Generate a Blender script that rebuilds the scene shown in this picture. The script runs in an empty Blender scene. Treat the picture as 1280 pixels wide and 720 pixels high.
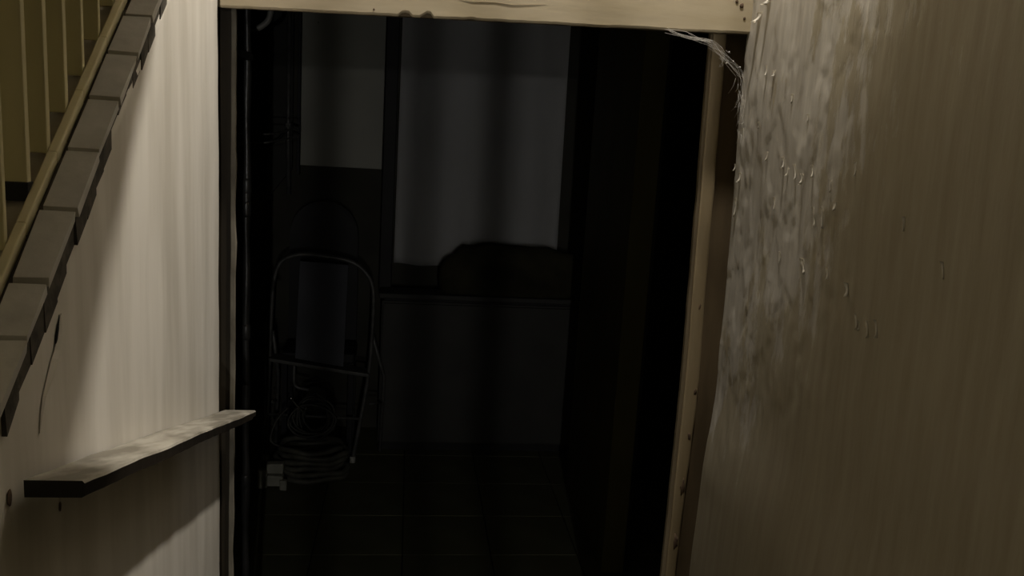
import bpy, bmesh, math, random
from mathutils import Vector, Matrix, noise
random.seed(7)
S = bpy.context.scene
COL = S.collection
PI = math.pi

# ------------------------------------------------------------------ camera
def camera():
    p, r, w = (math.radians(a) for a in (10.57, 3.41, 7.0))
    f = Vector((math.sin(w)*math.cos(p), math.cos(w)*math.cos(p), -math.sin(p)))
    x = Vector((math.cos(w), -math.sin(w), 0)); u = x.cross(f)
    x2 = math.cos(r)*x + math.sin(r)*u; u2 = -math.sin(r)*x + math.cos(r)*u
    cd = bpy.data.cameras.new('camera'); cd.sensor_width = 36; cd.lens = 36*1100/1280
    cd.clip_start = .02
    co = bpy.data.objects.new('camera', cd); COL.objects.link(co)
    m = Matrix((x2, u2, -f)).transposed().to_4x4(); co.matrix_world = m
    S.camera = co
camera()

# ------------------------------------------------------------------ world, lamps, exposure
wd = bpy.data.worlds.new('world'); S.world = wd; wd.use_nodes = True
wd.node_tree.nodes['Background'].inputs[0].default_value = (1.0, .87, .54, 1)
wd.node_tree.nodes['Background'].inputs[1].default_value = .042
def lamp(name, loc, power, radius, color):
    l = bpy.data.lights.new(name, 'POINT'); l.energy = power; l.shadow_soft_size = radius; l.color = color
    o = bpy.data.objects.new(name, l); o.location = loc; COL.objects.link(o); return o
lamp('hall_ceiling_bulb', (.45, 1.38, 1.50), 122, .035, (1.0, .93, .82))
lamp('upstairs_bulb', (.20, -2.20, .12), 27, .011, (1.0, .96, .90))
lamp('upstairs_bulb_low', (.20, -2.20, -.24), 44, .011, (1.0, .96, .90))
S.view_settings.view_transform = 'Standard'; S.view_settings.look = 'None'
S.view_settings.gamma = 1; S.view_settings.use_curve_mapping = False
S.view_settings.exposure = 0

# ------------------------------------------------------------------ materials
def mat(name, c1, c2=None, scale=(6, 6, 6), rough=.7, bump=.0, bscale=None, detail=6, contrast=(.35, .65), spec=.3, metal=0, bdist=.002):
    m = bpy.data.materials.new(name); m.use_nodes = True
    n = m.node_tree.nodes; l = m.node_tree.links; b = n['Principled BSDF']
    b.inputs['Roughness'].default_value = rough; b.inputs['Metallic'].default_value = metal
    b.inputs['Specular IOR Level'].default_value = spec
    tc = n.new('ShaderNodeTexCoord')
    mp = n.new('ShaderNodeMapping'); mp.inputs['Scale'].default_value = scale
    l.new(tc.outputs['Object'], mp.inputs[0])
    nz = n.new('ShaderNodeTexNoise'); nz.inputs['Scale'].default_value = 1; nz.inputs['Detail'].default_value = detail
    l.new(mp.outputs[0], nz.inputs['Vector'])
    rp = n.new('ShaderNodeValToRGB'); rp.color_ramp.elements[0].position = contrast[0]; rp.color_ramp.elements[1].position = contrast[1]
    rp.color_ramp.elements[0].color = (*c1, 1); rp.color_ramp.elements[1].color = (*(c2 or c1), 1)
    l.new(nz.outputs['Fac'], rp.inputs[0]); l.new(rp.outputs[0], b.inputs['Base Color'])
    if bump:
        mp2 = n.new('ShaderNodeMapping'); mp2.inputs['Scale'].default_value = bscale or scale
        l.new(tc.outputs['Object'], mp2.inputs[0])
        n2 = n.new('ShaderNodeTexNoise'); n2.inputs['Scale'].default_value = 1; n2.inputs['Detail'].default_value = 8
        l.new(mp2.outputs[0], n2.inputs['Vector'])
        bp = n.new('ShaderNodeBump'); bp.inputs['Strength'].default_value = bump; bp.inputs['Distance'].default_value = bdist
        l.new(n2.outputs['Fac'], bp.inputs['Height']); l.new(bp.outputs[0], b.inputs['Normal'])
    return m

def peel_mat():
    """bare grey plaster near the door, olive paint left in ragged vertical patches: two paint layers"""
    m = bpy.data.materials.new('peeling_paint'); m.use_nodes = True
    n = m.node_tree.nodes; l = m.node_tree.links; b = n['Principled BSDF']
    b.inputs['Roughness'].default_value = .55; b.inputs['Specular IOR Level'].default_value = .35
    tc = n.new('ShaderNodeTexCoord')
    def ns(scale, detail=8, rough=.6):
        mp = n.new('ShaderNodeMapping'); mp.inputs['Scale'].default_value = scale
        l.new(tc.outputs['Object'], mp.inputs[0])
        z = n.new('ShaderNodeTexNoise'); z.inputs['Scale'].default_value = 1; z.inputs['Detail'].default_value = detail
        z.inputs['Roughness'].default_value = rough
        l.new(mp.outputs[0], z.inputs['Vector']); return z.outputs['Fac']
    def mth(op, a, c):
        k = n.new('ShaderNodeMath'); k.operation = op
        for i, v in enumerate((a, c)):
            if isinstance(v, (int, float)): k.inputs[i].default_value = v
            else: l.new(v, k.inputs[i])
        return k.outputs[0]
    big = ns((1, 9, 4)); fine = ns((1, 46, 13)); streak = ns((1, 60, 5), 4)
    sep = n.new('ShaderNodeSeparateXYZ'); l.new(tc.outputs['Object'], sep.inputs[0])
    grad = mth('MULTIPLY', mth('SUBTRACT', 1.22, sep.outputs['Y']), .55)
    low = mth('MULTIPLY', mth('MAXIMUM', mth('SUBTRACT', -.12, sep.outputs['Z']), 0), .45)
    mix = mth('ADD', mth('ADD', low, mth('ADD', mth('MULTIPLY', big, .75), mth('MULTIPLY', fine, .35))), grad)
    rp = n.new('ShaderNodeValToRGB'); e = rp.color_ramp.elements
    e[0].position = .50; e[1].position = .56
    e[0].color = (0, 0, 0, 1); e[1].color = (1, 1, 1, 1)
    l.new(mix, rp.inputs[0])
    def two(a, c):
        r2 = n.new('ShaderNodeValToRGB'); r2.color_ramp.elements[0].position = .3; r2.color_ramp.elements[1].position = .7
        r2.color_ramp.elements[0].color = (*a, 1); r2.color_ramp.elements[1].color = (*c, 1); return r2.outputs[0], r2.inputs[0]
    o1, i1 = two((.36, .33, .29), (.50, .47, .42)); l.new(streak, i1)
    o2, i2 = two((.30, .26, .19), (.37, .33, .25)); l.new(streak, i2)
    mx = n.new('ShaderNodeMixRGB'); l.new(rp.outputs[0], mx.inputs[0]); l.new(o1, mx.inputs[1]); l.new(o2, mx.inputs[2])
    l.new(mx.outputs[0], b.inputs['Base Color'])
    h = mth('ADD', mth('ADD', mth('MULTIPLY', rp.outputs[0], .35), mth('MULTIPLY', fine, .55)), mth('MULTIPLY', streak, .28))
    bp = n.new('ShaderNodeBump'); bp.inputs['Strength'].default_value = .42; bp.inputs['Distance'].default_value = .004
    l.new(h, bp.inputs['Height']); l.new(bp.outputs[0], b.inputs['Normal'])
    return m

M = dict(
    plaster=mat('plaster', (.50, .465, .405), (.64, .605, .545), (1, 18, 2.2), .75, .4, (1, 34, 5), bdist=.003),
    peel=peel_mat(),
    flake=mat('flake_paint', (.74, .70, .62), (.82, .78, .70), (40, 40, 40), .5),
    tile=mat('coping_tile', (.38, .36, .325), (.46, .44, .40), (25, 25, 25), .6, .4, (70, 70, 70)),
    mortar=mat('mortar', (.045, .04, .033), (.10, .088, .07), (40, 40, 40), .9, .6, (90, 90, 90)),
    cream=mat('cream_paint', (.50, .44, .27), (.56, .50, .32), (20, 20, 5), .5, .2, (50, 50, 10)),
    slat=mat('slat_paint', (.46, .415, .24), (.54, .49, .30), (14, 14, 2.5), .55, .15, (60, 60, 6)),
    tread=mat('stair_stone', (.30, .27, .23), (.38, .34, .29), (20, 20, 20), .8, .3, (60, 60, 60)),
    lintel=mat('lintel_paint', (.40, .335, .225), (.47, .40, .285), (5, 9, 22), .5, .35, (8, 20, 40)),
    core=mat('bare_wood', (.10, .075, .042), (.16, .125, .075), (20, 20, 4), .8, .4),
    brown=mat('brown_jamb', (.085, .060, .032), (.14, .10, .055), (20, 20, 3), .7, .4, (40, 40, 6)),
    shadejamb=mat('shaded_jamb', (.018, .013, .007), (.032, .024, .013), (20, 20, 3), .7, .3, (40, 40, 6)),  # darker copy of the brown: the left jamb's shade put into its colour
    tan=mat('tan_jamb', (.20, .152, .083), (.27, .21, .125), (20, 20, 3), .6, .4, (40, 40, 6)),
    greyedge=mat('worn_edge', (.10, .088, .066), (.20, .18, .14), (30, 30, 12), .6, .4, (60, 60, 20)),
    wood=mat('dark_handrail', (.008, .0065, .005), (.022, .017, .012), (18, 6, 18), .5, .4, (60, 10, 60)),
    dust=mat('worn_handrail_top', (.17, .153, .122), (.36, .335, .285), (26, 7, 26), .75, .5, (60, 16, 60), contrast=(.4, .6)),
    foot=mat('black_foot', (.006, .006, .006), None, rough=.6),
    stain=mat('stain', (.07, .045, .03), (.12, .08, .05), (60, 60, 60), .9),
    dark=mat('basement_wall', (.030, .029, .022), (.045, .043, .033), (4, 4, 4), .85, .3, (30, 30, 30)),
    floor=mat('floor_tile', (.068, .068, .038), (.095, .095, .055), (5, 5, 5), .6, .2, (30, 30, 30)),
    grout=mat('grout', (.012, .012, .010), None, rough=.9),
    sheet=mat('pale_sheet', (.68, .68, .68), (.76, .76, .76), (3, 3, 2), .8, .1, (12, 12, 4)),
    board=mat('pale_panel', (.28, .28, .245), (.33, .33, .29), (3, 3, 3), .7, .2),
    black=mat('black_paint', (.006, .006, .006), (.01, .01, .01), (10, 10, 10), .6),
    gloss=mat('black_pipe', (.01, .01, .01), (.03, .03, .03), (20, 20, 9), .34, 1.0, (40, 40, 22), spec=.35),
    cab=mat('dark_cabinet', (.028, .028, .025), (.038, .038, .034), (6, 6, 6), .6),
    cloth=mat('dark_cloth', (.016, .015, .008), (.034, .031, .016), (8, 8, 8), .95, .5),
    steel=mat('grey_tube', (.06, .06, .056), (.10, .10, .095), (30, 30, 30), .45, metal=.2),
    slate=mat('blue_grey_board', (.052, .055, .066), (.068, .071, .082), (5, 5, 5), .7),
    hose=mat('grey_hose', (.048, .048, .038), (.10, .10, .08), (20, 20, 20), .5),
    cord=mat('dark_cord', (.016, .016, .013), (.045, .045, .036), (20, 20, 20), .5),
    plug=mat('pale_connector', (.19, .19, .155), (.25, .25, .21), (20, 20, 20), .6),
    elbow=mat('grey_elbow', (.13, .13, .12), (.19, .19, .175), (30, 30, 30), .45),
    rubber=mat('pale_rubber', (.30, .30, .27), None, rough=.7),
    shiny=mat('bright_metal', (.85, .85, .85), None, rough=.15, metal=1),
    web=mat('cobweb', (.60, .57, .52), (.75, .72, .66), (60, 60, 60), .9),
    olive=mat('olive_door', (.10, .09, .037), (.13, .116, .05), (8, 8, 3), .6),
)

# ------------------------------------------------------------------ mesh helpers
def obj(name, bm, m, parent=None, smooth=False, mats=None):
    bmesh.ops.recalc_face_normals(bm, faces=bm.faces)
    me = bpy.data.meshes.new(name); bm.to_mesh(me); bm.free()
    for k in (mats or [m]): me.materials.append(k)
    if smooth:
        for p in me.polygons: p.use_smooth = True
    o = bpy.data.objects.new(name, me); COL.objects.link(o)
    if parent: o.parent = parent; o.matrix_parent_inverse = Matrix.Translation(-parent.location)
    return o
def struct(o): o['kind'] = 'structure'; return o
def tag(o, label, cat, group=None):
    o['label'] = label; o['category'] = cat
    if group: o['group'] = group
    return o
def thing(name, loc, label, cat, group=None):
    o = bpy.data.objects.new(name, None); o.empty_display_size = .05; o.location = loc; COL.objects.link(o)
    return tag(o, label, cat, group)
def box(bm, a, b, bev=0, jit=0):
    vs = [bm.verts.new((x + random.uniform(-jit, jit), y + random.uniform(-jit, jit), z + random.uniform(-jit, jit)))
          for x in (a[0], b[0]) for y in (a[1], b[1]) for z in (a[2], b[2])]
    fs = [bm.faces.new([vs[i] for i in q]) for q in ((0,1,3,2),(4,6,7,5),(0,4,5,1),(2,3,7,6),(0,2,6,4),(1,5,7,3))]
    if bev:
        es = list({e for f in fs for e in f.edges})
        bmesh.ops.bevel(bm, geom=es, offset=bev, segments=2, affect='EDGES', profile=.5)
def boxobj(name, a, b, m, parent=None, bev=0, jit=0):
    bm = bmesh.new(); box(bm, a, b, bev, jit); return obj(name, bm, m, parent)
def hexa(bm, p, bev=0):
    """p: 4 bottom corners then the 4 top corners"""
    v = [bm.verts.new(q) for q in p]
    fs = [bm.faces.new([v[i] for i in q]) for q in ((0,3,2,1),(4,5,6,7),(0,1,5,4),(1,2,6,5),(2,3,7,6),(3,0,4,7))]
    if bev:
        bmesh.ops.bevel(bm, geom=list({e for f in fs for e in f.edges}), offset=bev, segments=2, affect='EDGES', profile=.5)
def smooth_path(pts, n=8, closed=False):
    P = [Vector(p) for p in pts]; out = []; N = len(P)
    for i in range(N if closed else N-1):
        g = (lambda k: P[k % N]) if closed else (lambda k: P[max(0, min(N-1, k))])
        a, b, c, d = g(i-1), g(i), g(i+1), g(i+2)
        for j in range(n):
            t = j/n
            out.append(.5*((2*b)+(c-a)*t+(2*a-5*b+4*c-d)*t*t+(3*b-a-3*c+d)*t**3))
    if not closed: out.append(P[-1])
    return out
def tube(bm, pts, r, seg=8, closed=False):
    P = [Vector(p) for p in pts]; N = len(P); rings = []; up = Vector((.13, .21, .97)).normalized()
    for i, p in enumerate(P):
        t = (P[(i+1) % N]-P[i-1]) if closed else (P[min(i+1, N-1)]-P[max(i-1, 0)])
        t.normalize()
        if abs(t.dot(up)) > .97: up = Vector((1, .1, 0)).normalized()
        s = t.cross(up).normalized(); u = s.cross(t).normalized(); up = u
        rr = r(i/(N-1)) if callable(r) else r
        rings.append([bm.verts.new(p + rr*(math.cos(2*PI*k/seg)*s + math.sin(2*PI*k/seg)*u)) for k in range(seg)])
    for i in range(N if closed else N-1):
        a, b = rings[i], rings[(i+1) % N]
        if closed and i == N-1:
            off = min(range(seg), key=lambda q: (b[q].co-a[0].co).length); b = b[off:]+b[:off]
        for k in range(seg): bm.faces.new((a[k], a[(k+1) % seg], b[(k+1) % seg], b[k]))
    if not closed: bm.faces.new(rings[0][::-1]); bm.faces.new(rings[-1])
def tubeobj(name, pts, r, m, parent=None, seg=8, closed=False):
    bm = bmesh.new(); tube(bm, pts, r, seg, closed); return obj(name, bm, m, parent, True)
def fbm(x, y, z): return noise.fractal(Vector((x, y, z)), 1.0, 2.0, 4)

# ------------------------------------------------------------------ the stairwell: left wall under the sloping coping
L = -.343
def zc(y): return -.113 + .79*(y-.947)              # top of the coping tiles
Y0, Y1 = -.55, 1.658
bm = bmesh.new(); NY, NZ = 150, 110; g = []
for i in range(NY+1):
    y = Y0 + (Y1-Y0)*i/NY; top = zc(y) - .0125 - .022*max(0, min(1.3, (y-.86)/.45)) + .005*fbm(y*14, 3, 1)
    row = []
    for j in range(NZ+1):
        z = -1.66 + (top+1.66)*j/NZ
        dx = .0016*fbm(1, y*3, z*2) + .0012*fbm(2, y*30, z*5)
        yy = y
        if i == NY: yy = y + .0022*fbm(5, 0, z*16) ; dx -= .002
        row.append(bm.verts.new((L+dx, yy, z)))
    g.append(row)
for i in range(NY):
    for j in range(NZ): bm.faces.new((g[i][j], g[i+1][j], g[i+1][j+1], g[i][j+1]))
# end face at the door, top face, back
be = [bm.verts.new((-.62, Y1, v.co.z)) for v in g[NY]]
for j in range(NZ): bm.faces.new((g[NY][j], be[j], be[j+1], g[NY][j+1]))
bt = [bm.verts.new((-.62, r[NZ].co.y, r[NZ].co.z)) for r in g]
for i in range(NY): bm.faces.new((g[i][NZ], g[i+1][NZ], bt[i+1], bt[i]))
wl = struct(obj('wall_left', bm, M['plaster'], None, True))
# mortar bed, tiles, cream trim
def slopebox(bm, x0, x1, ya, yb, d0, d1, bev=0, jit=0):
    J = lambda: random.uniform(-jit, jit)
    hexa(bm, [(x0+J(), ya+J(), zc(ya)+d0), (x1+J(), ya+J(), zc(ya)+d0), (x1+J(), yb+J(), zc(yb)+d0), (x0+J(), yb+J(), zc(yb)+d0),
              (x0+J(), ya+J(), zc(ya)+d1), (x1+J(), ya+J(), zc(ya)+d1+J()*.5), (x1+J(), yb+J(), zc(yb)+d1+J()*.5), (x0+J(), yb+J(), zc(yb)+d1)], bev)
bm = bmesh.new()
for k in range(40):
    ya = .5+k*.03; slopebox(bm, -.392, L+.0015+random.uniform(-.002, .002), ya, ya+.03, -.04, -.0085, 0, .0012)
obj('mortar_bed', bm, M['mortar'], wl)
joints = [.586, .662, .738, .816, .870, .947, 1.020, 1.092, 1.162, 1.227, 1.295, 1.365, 1.435]
for a, b in zip(joints, joints[1:]):
    bm = bmesh.new(); slopebox(bm, -.3725, L+.0045+random.uniform(-.001, .001), a+.0026, b-.0026, -.010, random.uniform(-.0008, .0008), .0004, .0012)
    obj('coping_tile', bm, M['tile'], wl)
bm = bmesh.new()
for k in range(14):
    ya = .5+k*.085; slopebox(bm, -.3895, -.379, ya, ya+.0851, -.04, .0050, .0016)
obj('edge_trim', bm, M['cream'], wl)
# crack and lifted plaster under the coping
bm = bmesh.new()
cr = [(.908, -.214), (.899, -.230), (.889, -.246), (.880, -.253), (.868, -.268), (.857, -.283), (.850, -.300), (.847, -.318)]
w_ = [.0005, .004, .0045, .010, .008, .003, .002, .0005]; h_ = [.001, .004, .005, .006, .005, .003, .002, .0005]
pr = None
for (y, z), ww, hh in zip(cr, w_, h_):
    cur = [bm.verts.new((L+.001, y-.002, z)), bm.verts.new((L+hh, y+ww*.35, z-.001)), bm.verts.new((L+hh*.4, y+ww, z)), bm.verts.new((L-.002, y+ww*.8, z))]
    if pr:
        for k in range(3): bm.faces.new((pr[k], cur[k], cur[k+1], pr[k+1]))
    pr = cur
obj('lifted_plaster', bm, M['plaster'], wl)
bm = bmesh.new(); tube(bm, [(L+.0005, .903, -.214), (L+.001, .8965, -.227), (L+.001, .8925, -.236), (L+.0005, .890, -.244)], lambda t: .0004+.0011*math.sin(PI*t), 6)
obj('crack', bm, M['black'], wl)
for y, z, s in ((.776, -.352, .0055), (.886, -.411, .0035)):
    bm = bmesh.new(); bmesh.ops.create_icosphere(bm, subdivisions=2, radius=s)
    for v in bm.verts: v.co = Vector((v.co.x*.14, v.co.y*.8, v.co.z*1.5))*(1+.3*fbm(v.co.x*200, v.co.y*200, z)) + Vector((L+.001, y, z))
    obj('nail_stain', bm, M['stain'], wl, True)

# upper flight behind the coping: stone slope, far wall
bm = bmesh.new(); slopebox(bm, -1.25, -.39, .2, 1.655, -.30, -.013)
struct(obj('floor_upper', bm, M['tread']))
struct(boxobj('wall_far_left', (-1.35, -.6, -1.6), (-1.25, 1.66, 2.0), M['cream']))
rail = thing('stair_railing', (-.42, .96, -.12), 'cream painted slat railing on the stair behind the sloping tiled coping', 'railing')
sl = None
for k, yb in enumerate((.786, .843, .901, .961, 1.015, 1.070, 1.125, 1.183, 1.243, 1.300, 1.358, 1.416, 1.474)):
    zb = zc(yb) - .002 if k != 3 else zc(yb) + .012
    bm = bmesh.new(); tw = random.uniform(-.002, .002)
    hexa(bm, [(-.436, yb, zb), (-.3905, yb+tw, zb), (-.3905, yb+.009, zb), (-.436, yb+.009-tw, zb),
              (-.436, yb, zb+1.0), (-.3905, yb+tw, zb+1.0), (-.3905, yb+.009, zb+1.0), (-.436, yb+.009, zb+1.0)], .0012)
    obj('baluster', bm, M['slat'], rail)
ft = boxobj('foot_cap', (-.438, .957, zc(.961)-.006), (-.3890, .972, zc(.961)+.0135), M['foot'], rail, .001); ft['label'] = 'black foot cap under one slat'
bm = bmesh.new(); a, b = .78, 1.49
hexa(bm, [(-.45, a, zc(a)+.98), (-.38, a, zc(a)+.98), (-.38, b, zc(b)+.98), (-.45, b, zc(b)+.98), (-.45, a, zc(a)+1.02), (-.38, a, zc(a)+1.02), (-.38, b, zc(b)+1.02), (-.45, b, zc(b)+1.02)], .004)
obj('top_rail', bm, M['slat'], rail)

# added unseen slim posts, there to cast dark bands on the hanging sheet
for x, w in ((.1356, .0050), (.186, .0042), (.224, .0055)):
    struct(boxobj('shadow_post', (x-w, -1.507, -.62), (x+w, -1.493, 1.2), M['cream']))
struct(boxobj('light_blocker', (.350, -.75, -1.2), (.66, -.68, .9), M['cream']))  # added, unseen: keeps the upstairs bulbs off the right wall
struct(boxobj('light_blocker', (-.145, -.75, -1.2), (-.030, -.68, .9), M['cream']))  # added, unseen: keeps the upstairs bulbs off the slats
# added unseen slab overhead, outline cut to shade the near parts of both walls
SZ = .52
bm = bmesh.new()
ol = [(-.40, -2.0), (.66, -2.0), (.66, .80), (.615, .98), (.512, 1.50), (.500, 1.50), (.497, .654), (-.343, 1.553), (-.62, 1.655), (-1.25, 1.655), (-1.25, .55), (-.40, .55)]
a = [bm.verts.new((x, y, SZ)) for x, y in ol]; b = [bm.verts.new((x, y, SZ+.05)) for x, y in ol]
bm.faces.new(a); bm.faces.new(b[::-1])
for k in range(len(ol)): bm.faces.new((a[k], a[(k+1) % len(ol)], b[(k+1) % len(ol)], b[k]))
struct(obj('shade_slab', bm, M['cream']))

# ------------------------------------------------------------------ right wall
prof = [(-1.7, .612), (-.9, .614), (-.70, .619), (-.494, .631), (-.36, .629), (-.248, .628), (.062, .620), (.253, .620), (1.9, .620)]
def xr(z):
    for (a, p), (b, q) in zip(prof, prof[1:]):
        if a <= z <= b:
            t = (z-a)/(b-a); t = t*t*(3-2*t); return p+(q-p)*t
    return .615
def wall_relief(y, z):
    v = .0014*fbm(9, y*5, z*3)
    patch = fbm(4, y*16, z*8) + .5*fbm(7, y*44, z*17)
    near = max(0, min(1, (y-.95)/.35))*max(0, min(1, (z+.75)/.4))
    v += .0012*near*max(0, min(1, (patch+.02)*7))
    v += .0005*fbm(3, y*60, z*10)
    return v
bm = bmesh.new(); NY, NZ = 300, 260; g = []
for i in range(NY+1):
    y = -.55 + (Y1+.55)*(i/NY)**.72
    row = []
    for j in range(NZ+1):
        z = -1.64 + 1.94*j/NZ if j < NZ else 1.0
        yy = y + (.003*fbm(5, 2, z*14) if i == NY else 0)
        row.append(bm.verts.new((xr(z) - wall_relief(y, z) + (.003 if i == NY else 0), yy, z)))
    g.append(row)
for i in range(NY):
    for j in range(NZ): bm.faces.new((g[i][j], g[i][j+1], g[i+1][j+1], g[i+1][j]))
be = [bm.verts.new((.80, Y1, v.co.z)) for v in g[NY]]
for j in range(NZ): bm.faces.new((g[NY][j], g[NY][j+1], be[j+1], be[j]))
wr = struct(obj('wall_right', bm, M['peel'], None, True))
def flake(y, z, w, ln, curl, tilt=0, flip=1):
    """tongue of paint hanging by its upper edge, lower tip curling off the wall"""
    bm = bmesh.new(); rows = []; n = 6; m_ = 4
    for j in range(n+1):
        t = j/n; ww = w*(1.15-.85*t)
        out = .0005 + curl*.95*t**3; dz = -ln*t
        r = []
        for i in range(m_+1):
            s = i/m_-.5
            yy = y + flip*(s*2*ww) + tilt*t*ln; zz = z+ln+dz + .12*w*math.sin(9*s+y*90)
            r.append(bm.verts.new((xr(zz)-wall_relief(yy, zz)-out*(1-.6*abs(s*2)**2)-.0004, yy, zz)))
        rows.append(r)
    for j in range(n):
        for i in range(m_): bm.faces.new((rows[j][i], rows[j][i+1], rows[j+1][i+1], rows[j+1][i]))
    bmesh.ops.solidify(bm, geom=list(bm.faces), thickness=.0011)
    obj('paint_flake', bm, M['flake'], wr, True)
FL = [(1.567,.232,.010,.022,.018,0),(1.600,.206,.012,.018,.018,.2),(1.545,.108,.004,.02,.007,-.2),(1.505,.107,.007,.01,.006,.3),
 (1.502,-.038,.004,.016,.006,.2),(1.434,-.047,.005,.018,.007,-.2),(1.410,-.059,.005,.014,.006,.2),(1.387,-.062,.004,.024,.007,-.3),
 (1.357,-.068,.007,.016,.008,-.2),(1.324,-.055,.004,.018,.007,-.4),(1.308,-.130,.004,.030,.007,-.35),(1.280,-.128,.003,.030,.006,-.3),
 (1.330,-.207,.006,.022,.006,-.5),(1.243,-.201,.004,.016,.005,-.3),(1.183,-.214,.006,.018,.008,-.4),(1.146,-.254,.0035,.020,.006,-.4),
 (1.134,-.254,.002,.012,.005,-.3),(1.114,-.258,.003,.022,.005,-.3),(1.092,-.252,.0035,.022,.006,-.4),(1.639,-.152,.004,.036,.008,.1),
 (1.625,-.084,.006,.018,.009,0),(1.655,-.065,.004,.014,.008,0),(1.051,-.105,.003,.018,.0015,.1),(.961,-.150,.003,.020,.0012,-.1),
 (1.551,.017,.004,.012,.004,0),(1.355,.030,.004,.012,.003,0),(1.237,-.098,.009,.012,.004,0),(1.414,-.206,.004,.020,.003,.2),
 (1.256,-.073,.004,.018,.003,0),(1.189,-.045,.004,.020,.003,0),(1.46,-.12,.004,.022,.003,-.2),(1.42,.06,.005,.014,.003,.1)]
for f in FL: flake(*f[:5], f[5]-.3)

# ------------------------------------------------------------------ doorway: lintel, jambs, walls round it
door = bpy.data.objects.new('door_1', None); door.location = (.13, 1.7, -.7); COL.objects.link(door); struct(door)
# lintel face board with a worn lower edge
bm = bmesh.new(); n = 150; front = []; back = []
for i in range(n+1):
    x = -.338 + .958*i/n
    z = .1695 + (x+.338)*.0215 + .0010*fbm(x*11, 1, 2) + .0006*fbm(x*50, 3, 2)
    for cx, w2, h2 in ((-.018, .011, .0072), (.022, .010, .0085), (.098, .009, .002), (-.074, .003, .001)):
        q = (x-cx)/w2
        if abs(q) < 1: z += h2*math.sqrt(1-q*q)
    y = 1.642
    front.append([bm.verts.new((x, y+.0030, z)), bm.verts.new((x, y, z+.0035)), bm.verts.new((x, y+.0004*fbm(x*9, 4, 4), z+.012)), bm.verts.new((x, y, .30))])
    back.append([bm.verts.new((x, 1.655, z)), bm.verts.new((x, 1.655, .30))])
for i in range(n):
    a, b = front[i], front[i+1]
    for k in range(3): bm.faces.new((a[k], b[k], b[k+1], a[k+1]))
    bm.faces.new((a[0], back[i][0], back[i+1][0], b[0]))
for e in (0, n): bm.faces.new((front[e][0], front[e][1], front[e][2], front[e][3], back[e][1], back[e][0]))
obj('lintel_board', bm, M['lintel'], door)
bm = bmesh.new()
hexa(bm, [(-.345, 1.655, .171), (.632, 1.655, .191), (.632, 1.675, .191), (-.345, 1.675, .171), (-.345, 1.655, .31), (.632, 1.655, .31), (.632, 1.675, .31), (-.345, 1.675, .31)])
obj('lintel_core', bm, M['core'], door)
for x, z, s in ((.5885, .246, .003), (.5985, .239, .004), (.606, .217, .0025), (-.074, .184, .0018)):
    bm = bmesh.new(); bmesh.ops.create_uvsphere(bm, u_segments=10, v_segments=6, radius=s)
    for v in bm.verts: v.co = Vector((v.co.x, v.co.y*.3, v.co.z*1.2))*(1+.3*fbm(v.co.x*400, z, v.co.z*400)) + Vector((x, 1.6415, z))
    obj('knock_mark', bm, M['stain'], door, True)
bm = bmesh.new()
pa = [(.075, 1.6416, .213), (.10, 1.6414, .210), (.14, 1.6416, .2115), (.17, 1.6414, .2095), (.205, 1.6414, .2125), (.235, 1.6416, .2155)]
tube(bm, pa, lambda t: .0004*(1-abs(2*t-1)**3)+.0001, 5); obj('paint_ridge', bm, M['tan'], door, True)
def strip(name, xs0, xs1, y0, y1, m, wob0=0, wob1=0, n=60, seed=0):
    """tall board whose two edges follow (z, x) lists, with a worn wobble"""
    def ip(tab, z):
        for (a, p), (b, q) in zip(tab, tab[1:]):
            if a >= z >= b: return p+(q-p)*(z-a)/(b-a)
        return tab[-1][1]
    bm = bmesh.new(); rs = []
    for i in range(n+1):
        z = .20 - 1.82*i/n
        a = ip(xs0, z)+wob0*fbm(z*13, seed, 1); b = ip(xs1, z)+wob1*fbm(z*13, seed, 7)
        rs.append([bm.verts.new(q) for q in ((a, y0+.001, z), (a+(b-a)*.12, y0, z), (b-(b-a)*.12, y0, z), (b, y0+.001, z), (b, y1, z), (a, y1, z))])
    for p, q in zip(rs, rs[1:]):
        for k in range(6): bm.faces.new((p[k], p[(k+1) % 6], q[(k+1) % 6], q[k]))
    bm.faces.new(rs[0]); bm.faces.new(rs[-1][::-1])
    return obj(name, bm, m, door)
Z = (.21, -.3, -.507, -.902, -1.64)
tz = lambda *x: list(zip(Z, x))
strip('right_jamb', tz(.590, .600, .606, .600, .60), tz(.68, .68, .68, .68, .68), 1.706, 1.735, M['brown'], .0008, 0, seed=1)
strip('right_stop', tz(.569, .577, .581, .579, .579), tz(.594, .604, .6095, .600, .60), 1.698, 1.73, M['tan'], .0010, .0020, seed=2)
strip('right_stop_edge', tz(.5635, .571, .574, .571, .571), tz(.572, .580, .583, .581, .581), 1.703, 1.714, M['core'], .0014, 0, seed=3)
strip('left_jamb', tz(-.42, -.42, -.42, -.42, -.42), tz(-.329, -.331, -.332, -.335, -.335), 1.716, 1.735, M['shadejamb'], 0, .0008, seed=4)
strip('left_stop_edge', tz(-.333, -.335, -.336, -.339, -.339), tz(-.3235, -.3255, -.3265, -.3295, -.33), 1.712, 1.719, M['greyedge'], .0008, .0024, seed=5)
for x, z, s in ((.603, -.525, .006), (.600, -.62, .008), (.597, -.735, .011), (.594, -.86, .013), (.595, -.345, .005)):
    bm = bmesh.new(); bmesh.ops.create_uvsphere(bm, u_segments=10, v_segments=6, radius=s)
    for v in bm.verts: v.co = Vector((v.co.x*.42, v.co.y*.10, v.co.z*1.2))*(1+.8*fbm(v.co.x*150, z*9, v.co.z*150)) + Vector((x, 1.698, z))
    obj('stain', bm, M['stain'], door, True)
struct(boxobj('wall_back_upper', (-1.3, 1.658, .22), (1.3, 1.86, 2.1), M['plaster']))
struct(boxobj('wall_back_left', (-1.3, 1.66, -1.75), (-.36, 1.86, .31), M['dark']))
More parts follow.
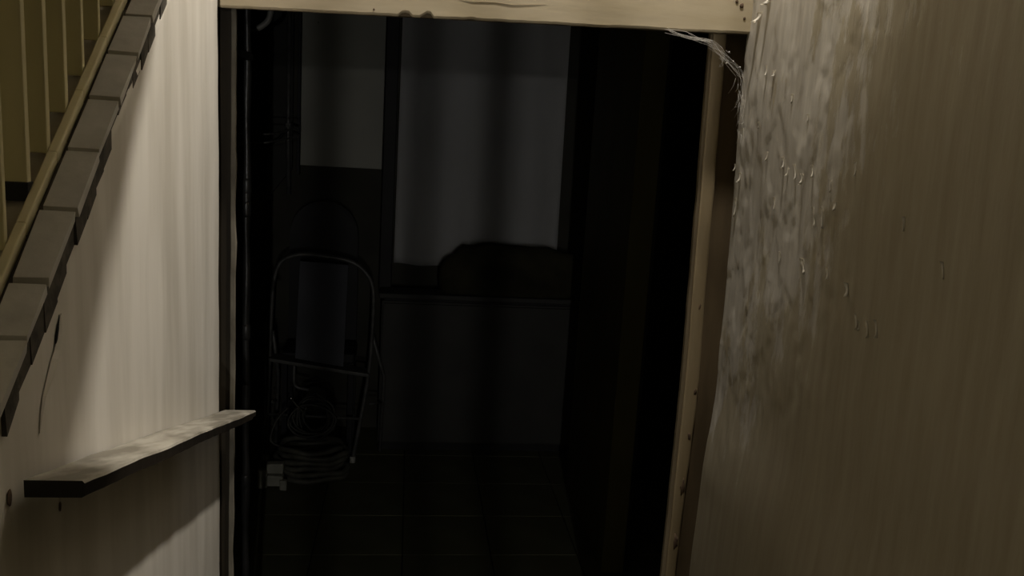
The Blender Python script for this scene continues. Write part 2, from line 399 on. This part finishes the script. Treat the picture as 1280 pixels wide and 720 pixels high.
struct(boxobj('wall_back_right', (.66, 1.66, -1.75), (1.3, 1.86, .31), M['dark']))

# ------------------------------------------------------------------ basement room
FZ = -1.633
fl = struct(boxobj('floor', (-1.3, 1.3, FZ-.10), (1.75, 4.75, FZ-.012), M['grout']))
tile_me = None
for i in range(-4, 5):
    for j in range(-5, 4):
        x0 = .024+.338*i; y0 = 3.455+.338*j
        if y0 > 4.5 or x0 > 1.6 or y0 < 1.7: continue
        if tile_me is None:
            bm = bmesh.new(); box(bm, (.0025, .0025, -.012), (.3355, .3355, 0), .0008); t = obj('tile', bm, M['floor'], fl); tile_me = t.data
        else:
            t = bpy.data.objects.new('tile', tile_me); COL.objects.link(t); t.parent = fl
        t.location = (x0, y0, FZ + random.uniform(-.0005, .0005))
bm = bmesh.new(); 
for k in range(5):
    yb = 1.30-.25*k; box(bm, (-.36, yb-.25 if k < 4 else -2.4, -1.75), (.64, yb, FZ+.17*k))
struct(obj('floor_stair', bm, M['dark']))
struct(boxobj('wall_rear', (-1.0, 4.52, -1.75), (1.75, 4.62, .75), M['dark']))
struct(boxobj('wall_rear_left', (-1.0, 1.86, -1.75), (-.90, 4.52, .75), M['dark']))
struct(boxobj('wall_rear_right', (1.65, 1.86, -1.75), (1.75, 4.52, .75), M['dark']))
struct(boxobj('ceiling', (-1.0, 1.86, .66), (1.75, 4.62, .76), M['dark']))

# white hanging sheet with soft folds
bm = bmesh.new(); nx, nz = 60, 34; g = []
for i in range(nx+1):
    u = i/nx; r = []
    for j in range(nz+1):
        v = j/nz
        x = -.062+.822*u + (.010*u-.006)*0; zt, zb = .56, -.730+.02*fbm(u*5, 3, 3)*0 
        z = zt+(zb-zt)*v
        sh = .022*math.sin(u*2*PI*2.1+1.9)+.012*math.sin(u*2*PI*4.3+.6)+.006*fbm(u*6, v*1.5, 2)
        r.append(bm.verts.new((x+.012*v*(u-.3), 4.43+sh*(.75+.25*v), z)))
    g.append(r)
for i in range(nx):
    for j in range(nz): bm.faces.new((g[i][j], g[i+1][j], g[i+1][j+1], g[i][j+1]))
bmesh.ops.solidify(bm, geom=list(bm.faces), thickness=.003)
tag(obj('hanging_sheet', bm, M['sheet'], None, True), 'pale hanging sheet with soft folds behind the dark heap on the low cabinet', 'sheet')
rod = tubeobj('curtain_rod', [(-.10, 4.44, .565), (.80, 4.44, .565)], .008, M['black'])
tag(rod, 'thin black rod carrying the pale hanging sheet', 'rod')
# pale panel on the back wall, black post
p = thing('wall_panel', (-.33, 4.50, -.26), 'pale grey rectangular panel on the rear wall left of the black post', 'panel')
boxobj('board', (-.538, 4.455, -.262), (-.140, 4.49, .56), M['board'], p, .004)
boxobj('edge_strip', (-.556, 4.45, -.31), (-.541, 4.50, .56), M['black'], p, .002)
boxobj('back_batten', (-.50, 4.49, .0), (-.20, 4.522, .06), M['black'], p)
tag(boxobj('post', (-.133, 4.34, -.85), (-.072, 4.42, .60), M['black'], None, .004), 'black square post between the pale panel and the hanging sheet', 'post')
nl = thing('wall_hook', (-.46, 4.45, .419), 'tiny bright hook high on the pale grey panel', 'hook')
tubeobj('hook', smooth_path([(-.46, 4.457, .424), (-.46, 4.440, .424), (-.46, 4.434, .418), (-.46, 4.440, .412)], 4), .003, M['shiny'], nl, 6)
# slim grey pipe and leaning side board in the rear left corner
q = thing('drain_pipe', (-.583, 4.345, -.40), 'slim vertical grey pipe in the rear left corner beside the pale panel', 'pipe')
tubeobj('pipe', [(-.583, 4.345, .60), (-.583, 4.345, -.1), (-.577, 4.345, -.40)], .010, M['steel'], q, 10)
boxobj('bracket', (-.595, 4.335, -.08), (-.569, 4.372, -.062), M['steel'], q, .002)
tubeobj('clip_arm', [(-.583, 4.335, -.09), (-.63, 4.335, -.14), (-.672, 4.33, -.17)], .007, M['black'], q, 6)
bm = bmesh.new(); hexa(bm, [(-.684, 4.38, -.43), (-.575, 4.44, -.28), (-.575, 4.47, -.28), (-.684, 4.41, -.43), (-.684, 4.38, .62), (-.575, 4.44, .62), (-.575, 4.47, .62), (-.684, 4.41, .62)], .002)
tag(obj('side_board', bm, M['cab'], None), 'dark narrow side board behind the grey corner pipe, cut slanting at its foot', 'board')
# curved elbow high in the left corner
e = thing('pipe_elbow', (-.365, 2.30, .215), 'curved grey pipe elbow high in the dark beside the left door jamb', 'pipe')
tubeobj('bend', smooth_path([(-.352, 2.30, .262), (-.355, 2.30, .228), (-.364, 2.30, .208), (-.385, 2.30, .192)], 6), .0075, M['elbow'], e, 10)
tubeobj('riser', [(-.352, 2.30, .262), (-.351, 2.30, .66)], .007, M['black'], e, 10)
tubeobj('run', [(-.385, 2.30, .192), (-.90, 2.34, .05)], .007, M['black'], e, 10)
# glossy black pipe just inside the left jamb
gp = thing('black_pipe', (-.352, 2.0, FZ), 'glossy black vertical pipe just inside the left door jamb', 'pipe')
gp2 = [(-.3565+.001*math.sin(k*1.3), 2.0, FZ+.05*k) for k in range(45)]
tubeobj('pipe', gp2, lambda t: .0085+.0012*math.sin(t*60), M['gloss'], gp, 12)
for z in (-.17, -.22, -.50, -.86):
    tubeobj('coupling', [(-.3565, 2.0, z-.018), (-.3565, 2.0, z-.012), (-.3565, 2.0, z+.012), (-.3565, 2.0, z+.018)], lambda t: .0105 if .2 < t < .8 else .009, M['gloss'], gp, 12)
boxobj('clamp', (-.40, 1.86, .10), (-.345, 2.01, .115), M['black'], gp, .002)
for nm, z, dz, lb in (('cable', -.083, .004, 'upper of two thin grey cables crossing the dark left side'), ('cable', -.115, .010, 'lower of two thin grey cables crossing the dark left side')):
    c = tubeobj(nm, smooth_path([(-.90, 2.6, z-.01), (-.60, 2.9, z), (-.525, 3.0, z), (-.455, 3.0, z+dz), (-.44, 3.6, z+.02), (-.52, 4.0, z+.03)], 5), .0035, M['steel'], None, 6)
    tag(c, lb, 'cable')

# low cabinet below the sheet
cb = thing('low_cabinet', (.33, 4.32, FZ), 'long low dark cabinet standing against the rear wall under the sheet', 'cabinet')
boxobj('body', (-.112, 4.18, FZ+.045), (.93, 4.33, -.870), M['cab'], cb, .004)
boxobj('plinth', (-.09, 4.21, FZ), (.91, 4.33, FZ+.05), M['black'], cb)
boxobj('top', (-.125, 4.165, -.858), (.945, 4.33, -.832), M['cab'], cb, .005)
boxobj('shadow_gap', (-.10, 4.19, -.872), (.92, 4.33, -.857), M['black'], cb)
for x0, x1 in ((-.105, .925),): boxobj('front_panel', (x0, 4.168, FZ+.055), (x1, 4.182, -.880), M['cab'], cb, .003)
# dark heap on it
bm = bmesh.new(); bmesh.ops.create_icosphere(bm, subdivisions=4, radius=1)
for v in bm.verts:
    x, y, z = v.co; k = 1+.10*fbm(x*1.6, y*1.6, z*1.6+4)
    zz = max(-.55, z); sx = abs(x)**.7*(1 if x > 0 else -1)
    zz = math.copysign(abs(zz)**.6, zz)
    v.co = Vector((.53+.375*sx*k, 4.245+.068*y*k, -.76+.175*zz*k+.018*fbm(x*3, 5, 5)))
    v.co.z = max(v.co.z, -.831)
tag(obj('cloth_heap', bm, M['cloth'], None, True), 'dark wide heap of cloth lying on the low cabinet before the sheet', 'cloth')

# black rounded chair back behind the ladder
ch = thing('chair', (-.41, 4.28, FZ), 'black chair with an arched backrest behind the step ladder', 'chair')
bm = bmesh.new(); N = 28; r1 = []; r2 = []
for k in range(N+1):
    a = PI*k/N; x = -.40-.165*math.cos(a); z = -.62+.20*math.sin(a)**.8
    r1.append((x, z))
pts = [(-.565, -1.10)]+r1+[(-.235, -1.10)]
f = [bm.verts.new((x, 4.30+.02*math.cos((x+.4)*9), z)) for x, z in pts]; b = [bm.verts.new((x, 4.335+.02*math.cos((x+.4)*9), z)) for x, z in pts]
bm.faces.new(f); bm.faces.new(b[::-1])
for k in range(len(pts)): bm.faces.new((f[k], f[(k+1) % len(pts)], b[(k+1) % len(pts)], b[k]))
obj('backrest', bm, M['black'], ch)
boxobj('seat', (-.57, 4.10, -1.17), (-.23, 4.34, -1.12), M['black'], ch, .01)
for x in (-.555, -.245):
    for y in (4.115, 4.325): boxobj('leg', (x-.012, y-.012, FZ), (x+.012, y+.012, -1.165), M['black'], ch)

# folding step ladder with hoop
ld = thing('step_ladder', (-.39, 4.03, FZ), 'folding grey metal step ladder with a bent hoop frame near the rear left corner', 'ladder')
hoop = [(-.625, 4.03, FZ+.015), (-.622, 4.03, -1.40), (-.612, 4.03, -1.119), (-.605, 4.03, -.90), (-.595, 4.03, -.761), (-.563, 4.03, -.675), (-.481, 4.03, -.640), (-.374, 4.03, -.643),
        (-.255, 4.03, -.663), (-.182, 4.03, -.715), (-.149, 4.03, -.790), (-.146, 4.03, -.933), (-.156, 4.03, -1.164), (-.187, 4.03, -1.40), (-.222, 4.03, FZ+.015)]
tubeobj('hoop_frame', smooth_path(hoop, 6), .0095, M['steel'], ld, 10)
for x in (-.625, -.222):
    fc = tubeobj('rubber_foot', [(x, 4.03, FZ), (x, 4.03, FZ+.03)], .014, M['rubber'], ld, 10)
fc['label'] = 'pale rubber foot'
bm = bmesh.new(); hexa(bm, [(-.614, 3.99, -1.135), (-.155, 3.99, -1.200), (-.155, 4.09, -1.200), (-.614, 4.09, -1.135), (-.614, 3.99, -1.118), (-.155, 3.99, -1.183), (-.155, 4.09, -1.183), (-.614, 4.09, -1.118)], .003)
obj('step', bm, M['steel'], ld)
tubeobj('crossbar', [(-.622, 4.03, -1.40), (-.187, 4.03, -1.415)], .007, M['steel'], ld, 8)
for x0, x1 in ((-.60, -.60), (-.15, -.098)):
    tubeobj('rear_leg', [(x0, 4.04, -1.00), (x1+.01, 4.15, -1.24), (x1, 4.155, FZ+.01)], .009, M['steel'], ld, 8)
    tubeobj('brace', [(x0, 4.03, -1.34), (x1+.004, 4.15, -1.37)], .006, M['steel'], ld, 6)
tubeobj('strut', smooth_path([(-.50, 4.03, -1.155), (-.50, 4.02, -1.22), (-.49, 4.02, -1.26), (-.43, 4.02, -1.275)], 4), .008, M['steel'], ld, 8)
# bluish grey board in the hoop
bm = bmesh.new(); hexa(bm, [(-.492, 3.985, -1.115), (-.272, 3.985, -1.150), (-.272, 3.995, -1.150), (-.492, 3.995, -1.115), (-.478, 4.000, -.664), (-.262, 4.000, -.674), (-.262, 4.01, -.674), (-.478, 4.01, -.664)], .002)
tag(obj('board', bm, M['slate'], None), 'bluish grey flat board leaning inside the hoop of the step ladder', 'board')

# coils at the ladder's foot
def ring(cx, cy, z, rx, ry, wob, ph, n=12):
    return smooth_path([(cx+rx*math.cos(2*PI*k/n)*(1+wob*math.sin(3*k+ph)), cy+ry*math.sin(2*PI*k/n), z+.006*math.sin(2*k+ph)) for k in range(n)], 4, True)
hc = thing('hose_coil', (-.40, 3.86, FZ), 'flat stack of thick grey hose loops on the floor before the step ladder', 'hose')
for k in range(6):
    tubeobj('loop', ring(-.395+.01*math.sin(k*2), 3.87, FZ+.014+.026*k, .155-.008*(k % 3), .10, .03, k), .0125, M['hose'], hc, 8, True)
for (x, y, z, w, h, d) in ((-.540, 3.75, -1.548, .075, .048, .04), (-.592, 3.73, -1.590, .042, .085, .04), (-.537, 3.72, -1.592, .070, .050, .04), (-.500, 3.70, FZ+.025, .032, .052, .03)):
    o = boxobj('connector', (x-w/2, y-d/2, max(z-h/2, FZ)), (x+w/2, y+d/2, z+h/2), M['plug'], hc, .006, .003); o['label'] = 'pale square connector'
cc = thing('cable_coil', (-.42, 3.90, -1.38), 'tangled dark cable coil lying on top of the hose loops', 'cable')
for k in range(8):
    n = 12; rx = .11-.007*k+random.uniform(-.015, .01); rz = .09+random.uniform(-.03, .012); wb = random.uniform(.04, .12); ph = k*1.7
    tubeobj('loop', smooth_path([(-.40+.006*(k % 4)+rx*math.cos(2*PI*i/n)*(1+wb*math.sin(2*2*PI*i/n+ph)), 3.87+.012*(k-3)+.02*math.sin(2*PI*i/n), -1.36+rz*math.sin(2*PI*i/n)*(1+wb*math.cos(3*2*PI*i/n+ph))) for i in range(n)], 4, True), .006, M['cord'], cc, 6, True)
tubeobj('tail', smooth_path([(-.50, 3.84, -1.30), (-.55, 3.82, -1.36), (-.57, 3.80, -1.44), (-.53, 3.80, -1.47)], 5), .006, M['cord'], cc, 6)
bm = bmesh.new(); bmesh.ops.create_uvsphere(bm, u_segments=12, v_segments=8, radius=.011); bmesh.ops.translate(bm, verts=bm.verts, vec=(-.484, 3.80, -1.245))
o = obj('clip', bm, M['shiny'], cc, True); o['label'] = 'bright metal clip'
tubeobj('wire_end', smooth_path([(-.484, 3.81, -1.25), (-.46, 3.83, -1.29), (-.43, 3.85, -1.33)], 4), .004, M['hose'], cc, 6)

# olive door leaf standing open on the right
dl = thing('open_door', (.81, 3.0, FZ), 'dark olive door leaf standing edge on in the right of the dark room', 'door')
boxobj('leaf', (.765, 2.98, FZ), (.850, 3.75, .50), M['olive'], dl, .003)
boxobj('edge_strip', (.850, 2.985, FZ), (.862, 3.74, .50), M['black'], dl)

# ------------------------------------------------------------------ handrail board
hr = thing('handrail', (L, 1.2, -.46), 'flat dark wooden handrail board with a worn dusty top along the left wall', 'handrail')
n = 80; bm = bmesh.new(); rs = []
for i in range(n+1):
    t = i/n; y = .783+(1.702-.783)*t
    z = -.340 - .268*(y-.79) + .0022*fbm(y*5, 1, 1)
    gap = .010*max(0, 1-t/.35) + .0005
    xi = L + gap; xo = L + .0595 + .0012*fbm(y*22, 2, 3) + .003*max(0, 1-t/.5)
    th = .0165 + .0008*fbm(y*30, 4, 3)
    if t > .955: th *= .8
    rs.append([bm.verts.new(q) for q in ((xi, y, z-th), (xi, y, z), (xo-.002, y, z), (xo, y, z-.0025), (xo, y, z-th+.002), (xo-.003, y, z-th))])
for p, q in zip(rs, rs[1:]):
    for k in range(6):
        f = bm.faces.new((p[k], p[(k+1) % 6], q[(k+1) % 6], q[k]))
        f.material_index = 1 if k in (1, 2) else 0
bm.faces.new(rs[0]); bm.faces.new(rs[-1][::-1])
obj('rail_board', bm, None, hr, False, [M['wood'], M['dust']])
for y in (.93, 1.45):
    z = -.340-.268*(y-.79); boxobj('bracket', (L-.004, y-.008, z-.030), (L+.022, y+.008, z-.015), M['wood'], hr, .001)

# ------------------------------------------------------------------ cobweb
bm = bmesh.new()
main = [Vector(p) for p in ((.462, 1.640, .184), (.497, 1.637, .178), (.546, 1.634, .166), (.573, 1.632, .143), (.598, 1.634, .120), (.611, 1.634, .097), (.614, 1.63, .060), (.616, 1.62, .020))]
for k in range(18):
    a = random.randint(0, 3); b = random.randint(a+2, 7)
    pts = [p + Vector((random.uniform(-.006, .004), random.uniform(-.006, .003), random.uniform(-.006, .006)))*(1.9 if j > 3 else 1.2) for j, p in enumerate(main[a:b+1])]
    tube(bm, smooth_path(pts, 4), random.choice((.00010, .00014, .0002)), 4)
for k in range(40):
    p = main[random.choice((3, 4, 5, 5, 6, 6, 7))] + Vector((random.uniform(-.012, .004), random.uniform(-.01, .004), random.uniform(-.02, .02)))
    d = Vector((random.uniform(-.012, .008), random.uniform(-.006, .006), random.uniform(-.03, .01)))
    tube(bm, [p, p+d*.5+Vector((.002, 0, -.002)), p+d], .00013, 4)
wb = obj('cobweb', bm, M['web'], None, True)
tag(wb, 'dusty grey cobweb strung from the lintel to the peeling right wall', 'cobweb')
for p in ((.580, 1.633, .154), (.577, 1.633, .134), (.590, 1.634, .138), (.604, 1.633, .128)):
    bm = bmesh.new(); bmesh.ops.create_icosphere(bm, subdivisions=1, radius=.0014); bmesh.ops.translate(bm, verts=bm.verts, vec=p)
    obj('dust_speck', bm, M['web'], wb, True)
